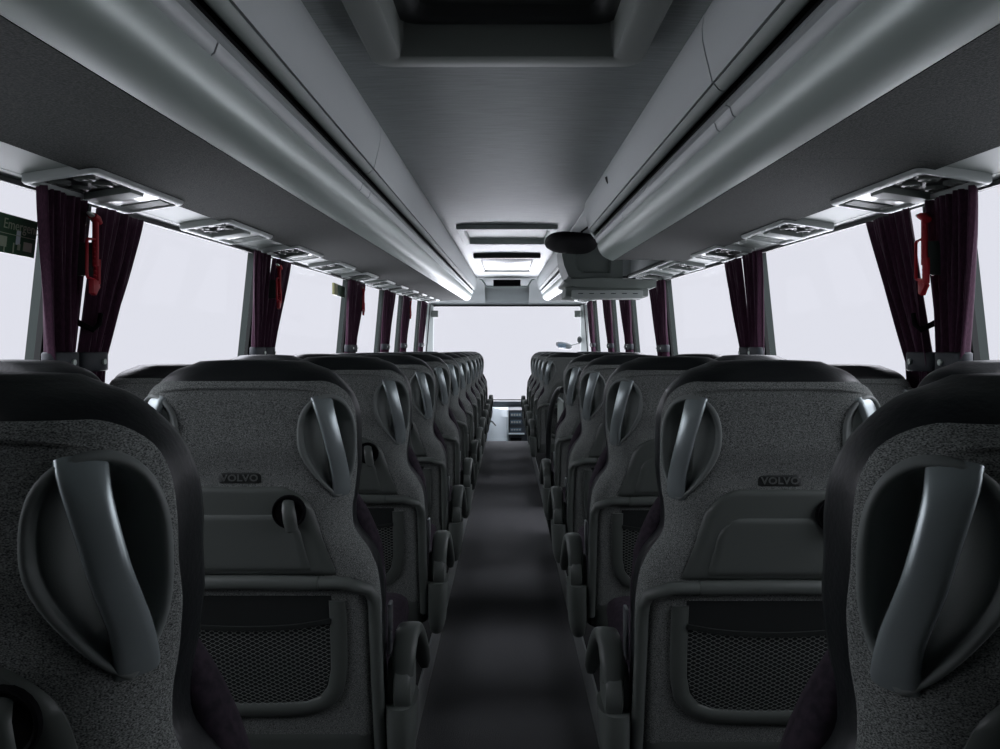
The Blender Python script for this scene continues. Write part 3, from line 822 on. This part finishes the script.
mb = MB(); mb.box(-1.178,-1.170,5.37,5.63,1.535,1.615); mb.build('sign_plate','green',t,bevel=.002)
mb = MB(); mb.box(-1.182,-1.166,5.27,5.37,1.535,1.615); mb.build('sign_border','sign_edge',t,bevel=.002)

# front end -----------------------------------------------------
FY = 12.0
zt = CAMZ+.688
# header above the windscreen
mb = MB()
prof = [(11.40,1.06),(11.55,.98),(11.72,.86),(11.86,.735),(11.95,.690),(12.02,.688),(12.02,1.10),(11.40,1.10)]
rows = [[(x,y,CAMZ+z) for y,z in prof] for x in (-1.2,-.6,-.33)]; mb.grid(rows,closed_v=False,closed_u=True); mb.cap(rows[0],True)
rows = [[(x,y,CAMZ+z) for y,z in prof] for x in (.33,.6,1.2)]; mb.grid(rows,closed_u=True); mb.cap(rows[-1])
prof2 = [(11.46,1.06),(11.60,.965),(11.78,.965),(11.80,.87),(11.90,.735),(11.95,.690),(12.02,.688),(12.02,1.10),(11.46,1.10)]
rows = [[(x,y,CAMZ+z) for y,z in prof2] for x in (-.33,.33)]; mb.grid(rows,closed_u=True)
struct(mb.build('wall_front', 'panel', angle=35))
t = thing('header_display', 'dark destination display slot above the windscreen between the racks', 'display')
rbox(-.20,.20,11.42,11.47,CAMZ+.935,CAMZ+1.03).build('display_glass', 'slot', t, bevel=.006)
mb = MB(); mb.tube([(-.40,11.38,CAMZ+1.03),(-.36,11.36,CAMZ+1.02),(-.31,11.35,CAMZ+.935),(-.28,11.35,CAMZ+.915),(.28,11.35,CAMZ+.915),(.31,11.35,CAMZ+.935),(.36,11.36,CAMZ+1.02),(.40,11.38,CAMZ+1.03)], .012, 8)
mb.build('display_rim', 'light_panel', t)
struct(rbox(-1.2,1.2,11.93,11.97,CAMZ+.664,CAMZ+.690).build('trim_20','rubber',bevel=.004))
# windscreen with corner posts
for sg, nm in ((-1,'left'),(1,'right')):
    mb = MB(); mb.add([(sg*x,y,z) for x,y,z in ((1.125,11.92,zt),(1.215,11.75,zt),(1.26,11.75,-.1),(1.155,11.95,-.1),(1.125,12.06,zt),(1.25,12.06,zt),(1.29,12.06,-.1),(1.155,12.06,-.1))],
       [(0,1,2,3),(7,6,5,4),(0,4,5,1),(1,5,6,2),(2,6,7,3),(3,7,4,0)]); struct(mb.build('wall_front','light_panel',smooth=False))
w = MB(); w.box(-1.14,1.14,12.01,12.03,zt-.012,zt+.01); w.box(-1.16,1.16,12.01,12.03,.36,.40)
w = struct(w.build('window_15','rubber',smooth=False))
rbox(-1.14,1.14,12.035,12.041,.36,zt).build('pane','glass',w,smooth=False)
struct(rbox(-1.3,1.3,12.0,12.06,-.6,.37).build('wall_front','light_panel',smooth=False))
# dashboard
t = thing('dashboard', 'pale dashboard with dark instrument stack beyond the end of the aisle', 'dashboard')
mb = MB(); rows = []
for x in (-1.2,-.9,-.5,-.3,-.1,0): 
    f = smst(-.35,-.02,x); rows.append([(x,11.95,.33),(x,11.55-.75*f,.33),(x,11.50-.80*f,.24),(x,11.6-.7*f,-.58),(x,11.95,-.58)])
rows.append([(.02,11.95,.33),(.02,10.80,.33),(.02,10.72,.24),(.02,10.90,-.58),(.02,11.95,-.58)])
mb.grid(rows,closed_u=True); mb.cap(rows[0],True); mb.cap(rows[-1]); mb.build('cowl','dash',t,angle=40)
mb = MB(); mb.box(.022,1.2,10.76,11.95,-.58,.335); mb.build('instrument_stack','dash_dark',t,bevel=.02)
mb = MB(); mb.box(-1.2,1.2,11.35,11.6,.335,.415); mb.build('top_pad','dash_dark',t,bevel=.02)
for k,(z0,z1) in enumerate(((.235,.295),(.135,.195),(.035,.085))):
    MB().box(.045,.20,10.742,10.765,z0,z1).build('switch_panel','screen',t,bevel=.004)
    for j in range(4): MB().box(.055+j*.036,.080+j*.036,10.735,10.745,z0+.018,z1-.014).build('switch','light_panel',t,bevel=.002)
MB().box(.022,.24,10.70,10.78,.0,.018).build('shelf_edge','dash',t,bevel=.004)
for z in (-.10,-.20,-.30): MB().box(.045,.20,10.742,10.765,z,z+.05).build('drawer_slot','slot',t,bevel=.004)
mb = MB(); mb.tube([(.02+.02*cos(a),10.98,.365+.02*sin(a)) for a in (0,1,2,3,4,5,6)], .006, 6); 
# steering column stalk seen left
(MB().tube([(-.28,10.85,.24),(-.24,10.6,.20),(-.20,10.6,.185),(-.15,10.6,.13)], [.012,.012,.012,.008], 8).build('control_stalk','mirror',t))
# sun-blind brackets and mirrors seen through the windscreen
for x, nm in ((-1.095,'left'),(1.075,'right')):
    mb = MB(); mb.box(x-.045,x+.045,11.86,11.93,CAMZ+.50,CAMZ+.60); tag(mb.build('blind_bracket','mid_panel',bevel=.008), f'small grey box on the {nm} top corner of the windscreen', 'bracket')
t = thing('wing_mirror', 'grey mirror head outside the windscreen low on the right', 'mirror')
mb = MB(); rows = []
for i in range(9):
    a = -pi/2+pi*i/8; rows.append([(.90+.125*sin(a)*1.0, 12.35+.05*cos(a)*sin(2*pi*k/14), CAMZ+.075-.02*sin(a)+.060*max(.12,cos(a))**.6*cos(2*pi*k/14)) for k in range(14)])
mb.grid(rows,closed_u=True); mb.cap(rows[0],True); mb.cap(rows[-1]); mb.build('mirror_housing','mirror',t)
MB().tube([(1.00,12.36,CAMZ+.07),(1.12,12.36,CAMZ+.10),(1.22,12.30,CAMZ+.12)], .010, 8).build('mirror_arm','mirror',t)
MB().box(.80,.93,12.27,12.30,CAMZ+.03,CAMZ+.10).build('mirror_glass','screen',t,bevel=.01)
mb = MB(); rows = []
for i in range(7):
    a = -pi/2+pi*i/6; rows.append([(1.105+.035*cos(a)*cos(2*pi*k/12), 11.90+.02*cos(a)*sin(2*pi*k/12), CAMZ+.155+.055*sin(a)) for k in range(12)])
mb.grid(rows,closed_u=True); mb.tube([(1.11,11.90,CAMZ+.155),(1.15,11.93,CAMZ+.155)],.008,8)
tag(mb.build('interior_camera','mirror'), 'small dark fitting on the right windscreen post', 'fitting')

# housing above the middle door (right) --------------------------
t = thing('door_header_unit', 'grey-green moulded cabinet overhead beyond the end of the near right rack', 'cabinet')
Y0 = 4.95
def hz(z): return CAMZ+z
mb = MB()
outer = [(.345,.66),(.350,.60),(.362,.54),(.39,.47),(.44,.447),(.735,.435),(.735,.66)]
inn = [(.415,.625),(.417,.60),(.425,.560),(.445,.510),(.475,.490),(.655,.487),(.668,.625)]
o3 = [(x,Y0,hz(z)) for x,z in outer]; i3 = [(x,Y0+.0,hz(z)) for x,z in inn]; i4 = [(x+(.02 if x<.6 else -.01),Y0+.035,hz(z+.012)) for x,z in inn]; b3 = [(x,Y0+.45,hz(z)) for x,z in outer]
mb.grid([b3,o3,i3,i4],closed_u=True); mb.cap(i4); mb.build('cabinet_body','cabinet',t,angle=35)
mb = MB(); lip = [(.355,.440),(.36,.425),(.43,.395),(.90,.385),(.935,.395),(.935,.440),(.60,.455)]
a3 = [(x,Y0-.06,hz(z)) for x,z in lip]; b3 = [(x,Y0+.5,hz(z)) for x,z in lip]; mb.grid([a3,b3],closed_u=True); mb.cap(a3); mb.cap(b3,True); mb.build('shelf_lip','mid_panel',t,bevel=.004)
mb = MB(); mb.box(.365,.89,Y0-.05,Y0+.28,hz(.335),hz(.395)); mb.build('lower_housing','mid_panel',t,bevel=.012)
mb = MB(); mb.box(.405,.85,Y0-.085,Y0-.04,hz(.322),hz(.375)); lam_ = mb.build('slotted_bar','light_panel',t,bevel=.008)
for k in range(6): MB().box(.445+k*.068,.475+k*.068,Y0-.088,Y0-.083,hz(.350),hz(.354)).build('vent_slot','slot',lam_)
mb = MB(); v = [(.76,4.93,.445),(.93,4.93,.445),(.93,4.93,.60),(.76,4.93,.60)]
# side board running back along the rack opening
t2 = thing('door_side_board', 'flat pale board beside the moulded cabinet above the right windows', 'panel')
mb = MB(); A = [R(.95,4.43,.385),R(.95,4.43,.70),R(.95,6.0,.70),R(.95,6.0,.385)]; B = [(x+.012,y,z) for x,y,z in A]
mb.add(A+B,[(0,1,2,3),(7,6,5,4),(0,4,5,1),(1,5,6,2),(2,6,7,3),(3,7,4,0)]); mb.build('board','panel',t2,smooth=False)
ext(MB(),[(.93,.372),(.955,.368)],4.43,6.0,1,-.02).build('board_edge','light_panel',t2,smooth=False)
# bright ceiling cove in the rack gap
mb = MB(); ext(mb,[(.95,.70),(.70,.74),(.55,.725),(.474,.714)],4.43,6.0,1,-.012); trim(mb,'panel',angle=50)
# oval black flap at the rack end
t = thing('folding_monitor', 'flat black oval flap hanging at the end of the near right rack', 'monitor')
mb = MB(); rows = []
for k,(sc,dz) in enumerate(((.05,-.020),(.6,-.020),(.9,-.015),(1,-.004),(1,.006),(.93,.014),(.05,.018))):
    row = []
    for j in range(28):
        a = 2*pi*j/28; cx = abs(cos(a))**.62*(1 if cos(a)>=0 else -1); sn_ = abs(sin(a))**.9*(1 if sin(a)>=0 else -1)
        x = .158*sc*cx; y = .22*sc*sn_
        row.append((.385+x, 4.68+y, hz(.640)+dz*1.0 - y*.12 -.01*cx*sc))
    rows.append(row)
mb.grid(rows,closed_u=True); mb.cap(rows[0],True); mb.cap(rows[-1]); mb.build('monitor_shell','slot',t,angle=60)
MB().tube([(.40,4.70,hz(.65)),(.45,4.66,hz(.71)),(.50,4.60,hz(.74))],.006,8).build('monitor_arm','slot',t)
# handrail at the stairwell --------------------------------------
t = thing('handrail', 'black curved handrail with a grey screen at the mid-coach stairwell', 'handrail')
pts = [(.30,4.33,PODZ)]
pts = [(.30,5.70,-.48),(.30,5.70,-.1),(.30,5.69,.20),(.30,5.66,.45),(.30,5.55,.62),(.30,5.25,.77),(.30,4.85,.87),(.305,4.55,.925),(.32,4.46,.93)]
fine = []
V = [Vector(p) for p in pts]
for i in range(len(V)-1):
    p0 = V[max(0,i-1)]; p1 = V[i]; p2 = V[i+1]; p3 = V[min(len(V)-1,i+2)]
    for k in range(5):
        u = k/5; fine.append(.5*((2*p1)+(-p0+p2)*u+(2*p0-5*p1+4*p2-p3)*u*u+(-p0+3*p1-3*p2+p3)*u**3))
fine.append(V[-1])
MB().tube(fine,.019,12).build('rail','tube',t)
mb = MB(); mb.box(.320,.338,4.47,4.95,-.48,.86); mb.build('screen_panel','mid_panel',t,bevel=.006)
mb = MB(); mb.box(.325,.36,4.455,4.49,-.48,1.04); mb.build('screen_post','plastic',t,bevel=.004)

# ------------------------------------------------------------------ daylight, camera
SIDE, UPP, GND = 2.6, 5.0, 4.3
w = bpy.data.worlds.new('overcast'); bpy.context.scene.world = w; w.use_nodes = True
nt = w.node_tree; bg = nt.nodes['Background']; bg.inputs[0].default_value = (.90,.905,1.0,1)
# overcast sky; brightness added overhead, sideways and below ahead to light the interior
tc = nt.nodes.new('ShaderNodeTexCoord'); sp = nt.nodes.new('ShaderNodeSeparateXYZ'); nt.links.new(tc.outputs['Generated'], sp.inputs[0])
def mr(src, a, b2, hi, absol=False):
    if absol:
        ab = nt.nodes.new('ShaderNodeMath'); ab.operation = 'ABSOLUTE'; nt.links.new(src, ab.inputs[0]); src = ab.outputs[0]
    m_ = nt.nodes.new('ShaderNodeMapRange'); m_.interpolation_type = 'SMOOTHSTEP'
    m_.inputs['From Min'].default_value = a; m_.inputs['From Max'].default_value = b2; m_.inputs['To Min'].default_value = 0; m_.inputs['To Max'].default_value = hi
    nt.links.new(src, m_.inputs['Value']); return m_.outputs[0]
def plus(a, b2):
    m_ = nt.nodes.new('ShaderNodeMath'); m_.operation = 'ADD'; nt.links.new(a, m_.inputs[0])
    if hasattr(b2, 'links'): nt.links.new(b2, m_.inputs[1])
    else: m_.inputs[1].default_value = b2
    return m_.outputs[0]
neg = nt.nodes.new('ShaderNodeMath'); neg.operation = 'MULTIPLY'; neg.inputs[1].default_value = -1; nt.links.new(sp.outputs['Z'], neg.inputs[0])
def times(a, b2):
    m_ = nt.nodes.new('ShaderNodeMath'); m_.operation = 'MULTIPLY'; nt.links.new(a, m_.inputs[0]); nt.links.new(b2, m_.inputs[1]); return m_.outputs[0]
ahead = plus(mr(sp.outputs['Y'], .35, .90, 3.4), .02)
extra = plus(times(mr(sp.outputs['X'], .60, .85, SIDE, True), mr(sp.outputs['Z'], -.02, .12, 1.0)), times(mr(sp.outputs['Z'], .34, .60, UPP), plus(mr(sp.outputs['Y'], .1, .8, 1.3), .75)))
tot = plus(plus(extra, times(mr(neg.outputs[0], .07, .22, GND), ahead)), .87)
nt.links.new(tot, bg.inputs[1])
cam = bpy.data.cameras.new('camera'); co = bpy.data.objects.new('camera', cam); C.objects.link(co); bpy.context.scene.camera = co
cam.sensor_width = 36; cam.lens = 36*F/1000; cam.clip_start = .02
co.location = (0,0,CAMZ); co.rotation_euler = (math.radians(90),0,0)
cam.shift_x = -.007; cam.shift_y = -.0245
sc = bpy.context.scene
sc.view_settings.view_transform = 'Standard'; sc.view_settings.look = 'None'; sc.view_settings.gamma = 1; sc.view_settings.exposure = 0
sc.view_settings.use_curve_mapping = False
sc.cycles.max_bounces = 8; sc.cycles.diffuse_bounces = 5; sc.cycles.transparent_max_bounces = 12
sc.cycles.use_denoising = True
